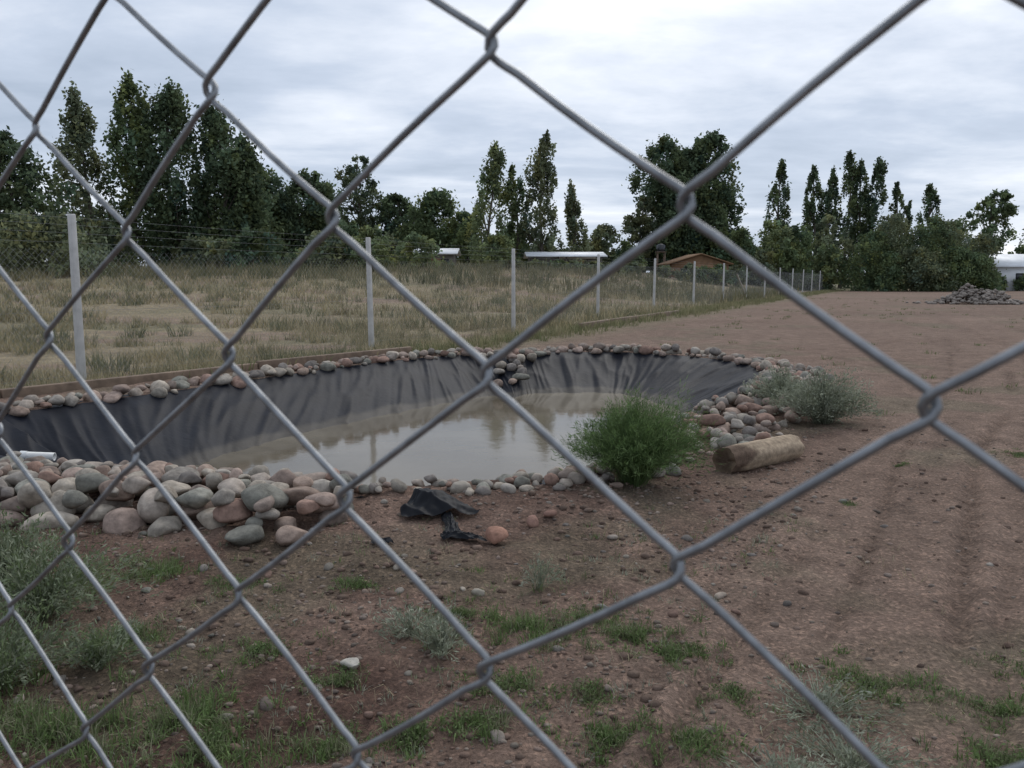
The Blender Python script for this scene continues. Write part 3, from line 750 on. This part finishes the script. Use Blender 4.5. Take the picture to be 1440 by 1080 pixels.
cu.materials.append(M_wire)
ob = link(bpy.data.objects.new("chain_link_fence", cu))

# ------------------------------------------------------------------ buildings
def building(name, x, y, w, d, wall_h, roof_h, wallm, roofm, rot=0, along='x', edge=None, over=.4, open_front=False, wins=3, dz=0):
    par = empty(name); z0 = H1(x, y)+dz; ca, sa = math.cos(rot), math.sin(rot)
    def X(V): return [(x+a*ca-b_*sa, y+a*sa+b_*ca, z0+c_) for a, b_, c_ in V]
    V = []; F = []
    if open_front:
        box(V, F, (0, d/2-.1, wall_h/2), (w, .2, wall_h)); n_ = int(w/3)
        for i in range(n_+1): box(V, F, (-w/2+.1+i*(w-.2)/n_, -d/2+.1, wall_h/2), (.12, .12, wall_h))
        box(V, F, (-w/2+w*.2, -.1, wall_h/2), (w*.4-.01, d-.5, wall_h-.02))
    else: box(V, F, (0, 0, wall_h/2), (w, d, wall_h))
    mesh_np("walls", X(V), F, wallm, parent=par)
    V = []; W, D = w/2+over, d/2+over; t = .1; h0 = wall_h+.003
    if along == 'x':
        prof = [(-D, h0), (0, h0+roof_h), (D, h0), (D, h0+t), (0, h0+roof_h+t), (-D, h0+t)]
        V = [(-W, a, b_) for a, b_ in prof]+[(W, a, b_) for a, b_ in prof]
        gab = [[(s*w/2, -d/2, wall_h), (s*w/2, d/2, wall_h), (s*w/2, 0, h0+roof_h*.97)] for s in (-1, 1)]
    else:
        prof = [(-W, h0), (0, h0+roof_h), (W, h0), (W, h0+t), (0, h0+roof_h+t), (-W, h0+t)]
        V = [(a, -D, b_) for a, b_ in prof]+[(a, D, b_) for a, b_ in prof]
        gab = [[(-w/2, s*d/2, wall_h), (w/2, s*d/2, wall_h), (0, s*d/2, h0+roof_h*.97)] for s in (-1, 1)]
    F = [(0,1,7,6),(1,2,8,7),(3,4,10,9),(4,5,11,10),(0,5,4,1),(1,4,3,2),(6,7,10,11),(7,8,9,10),(0,6,11,5),(2,3,9,8)]
    mesh_np("roof", X(V), F, roofm, parent=par)
    V = []; F = []
    for g_ in gab: F.append((len(V), len(V)+1, len(V)+2)); V += g_
    mesh_np("gables", X(V), F, wallm, parent=par)
    V = []; F = []
    for i in range(wins): box(V, F, (-w/2+w*(i+.5)/wins, -d/2-.02, wall_h*.58), (min(1.1, w/wins*.5), .05, wall_h*.35))
    if not open_front: mesh_np("windows", X(V), F, M_dark, parent=par)
    V = []; F = []; box(V, F, (w/wins*.5 if wins % 2 else 0, -d/2-.03, wall_h*.4), (.9, .06, wall_h*.8-.02)); mesh_np("door", X(V), F, edge or M_wood, parent=par)
building("white_roof_house", -7.4,72,4.6,4,1.5,.5,M_wall,M_white,0,'x',dz=-.1)
building("white_roof_shed", 4.9,76,6.6,5,1.6,.45,M_wall,M_roof,.03,'x',open_front=True,dz=-.35)
building("wooden_house", 19.4,86,6.0,5,1.7,1.05,M_wood,M_wood,.05,'y',edge=M_green,wins=2,dz=-.2)
building("white_house", 59.0,96,9,6,2.7,1.5,M_white,M_roof,-.05,'x',wins=3)
acc = Acc(); V, F = tube([(56.6,88,0),(56.6,88,5.2)], [.09,.07], 8); acc.add(V, F); V, F = tube([(56.2,88,4.8),(57,88,4.8)], .04, 6); acc.add(V, F); acc.make("utility_pole", M_post, True)
par = empty("water_tank"); V, F = tube([(16.6,90,4.3),(16.6,90,4.35),(16.6,90,5.1),(16.6,90,5.25)], [.45,.5,.5,.2], 16); mesh_np("tank", V, F, M_dark, smooth=True, parent=par)
V = []; F = []
for a_, b_ in ((-.4,-.4),(.4,-.4),(.4,.4),(-.4,.4)): box(V, F, (16.6+a_, 90+b_, 2.4), (.1,.1,3.8))
box(V, F, (16.6,90,4.34), (1.1,1.1,.08)); mesh_np("stand", V, F, M_curb, parent=par)

# ------------------------------------------------------------------ world
w = bpy.data.worlds.new("World"); scene.world = w; w.use_nodes = True; nt = w.node_tree
bg = nt.nodes['Background']; out = nt.nodes['World Output']
sky = N(nt, 'ShaderNodeTexSky', sky_type='NISHITA'); sky.sun_disc = False
EL, AZ = math.radians(46), math.radians(24)
sky.sun_elevation = EL; sky.sun_rotation = AZ
nt.links.new(sky.outputs[0], bg.inputs['Color']); bg.inputs['Strength'].default_value = .1
tc = N(nt, 'ShaderNodeTexCoord').outputs['Generated']
sx = N(nt, 'ShaderNodeSeparateXYZ'); nt.links.new(tc, sx.inputs[0])
def mth(op, a, b_=None, clamp=False):
    n_ = N(nt, 'ShaderNodeMath', operation=op); n_.use_clamp = clamp
    for i, v in enumerate((a, b_)):
        if v is None: continue
        if isinstance(v, (int, float)): n_.inputs[i].default_value = v
        else: nt.links.new(v, n_.inputs[i])
    return n_.outputs[0]
zz = mth('ADD', mth('MAXIMUM', sx.outputs['Z'], 0.0), .13)
cx_ = N(nt, 'ShaderNodeCombineXYZ'); nt.links.new(mth('DIVIDE', mth('MULTIPLY', sx.outputs['X'], .7), zz), cx_.inputs[0]); nt.links.new(mth('DIVIDE', sx.outputs['Y'], zz), cx_.inputs[1])
n1 = noise(nt, .6, 8, .54, cx_.outputs[0], .3)
n2 = noise(nt, 1.7, 6, .6, cx_.outputs[0], .2)
mixn = mth('ADD', mth('MULTIPLY', n1.outputs['Fac'], .85), mth('MULTIPLY', n2.outputs['Fac'], .35))
dp = N(nt, 'ShaderNodeVectorMath', operation='DOT_PRODUCT'); nt.links.new(tc, dp.inputs[0])
dp.inputs[1].default_value = (math.sin(AZ)*math.cos(EL), math.cos(AZ)*math.cos(EL), math.sin(EL))
glow = mth('POWER', mth('MAXIMUM', dp.outputs['Value'], 0.0), 7.0)
fac = mth('ADD', mixn, mth('MULTIPLY', glow, .33))
cr = ramp(nt, fac, [(.49, (.38,.45,.56)), (.61, (.52,.59,.71)), (.715, (.74,.79,.88)), (.85, (1.08,1.09,1.10))])
bg2 = N(nt, 'ShaderNodeBackground'); nt.links.new(cr.outputs['Color'], bg2.inputs['Color']); bg2.inputs['Strength'].default_value = 1.18
mx = N(nt, 'ShaderNodeMixShader'); mx.inputs[0].default_value = .93
nt.links.new(bg.outputs[0], mx.inputs[1]); nt.links.new(bg2.outputs[0], mx.inputs[2]); nt.links.new(mx.outputs[0], out.inputs['Surface'])

sl = bpy.data.lights.new("sun", 'SUN'); sl.energy = 1.25; sl.angle = math.radians(35); sl.color = (1, .97, .93)
so = link(bpy.data.objects.new("sun", sl))
so.rotation_euler = (math.pi/2-EL, 0, math.pi-AZ)

# ------------------------------------------------------------------ camera
cam = bpy.data.cameras.new("camera"); cam.lens = 28; cam.sensor_width = 36; cam.clip_start = .01; cam.clip_end = 4000
cam.dof.use_dof = True; cam.dof.focus_distance = 9; cam.dof.aperture_fstop = 25
co_ = link(bpy.data.objects.new("camera", cam)); co_.location = (0, 0, 1.4); co_.rotation_euler = (math.radians(90-7.53), 0, 0)
scene.camera = co_
scene.view_settings.view_transform = 'Standard'; scene.view_settings.look = 'None'; scene.view_settings.exposure = 0
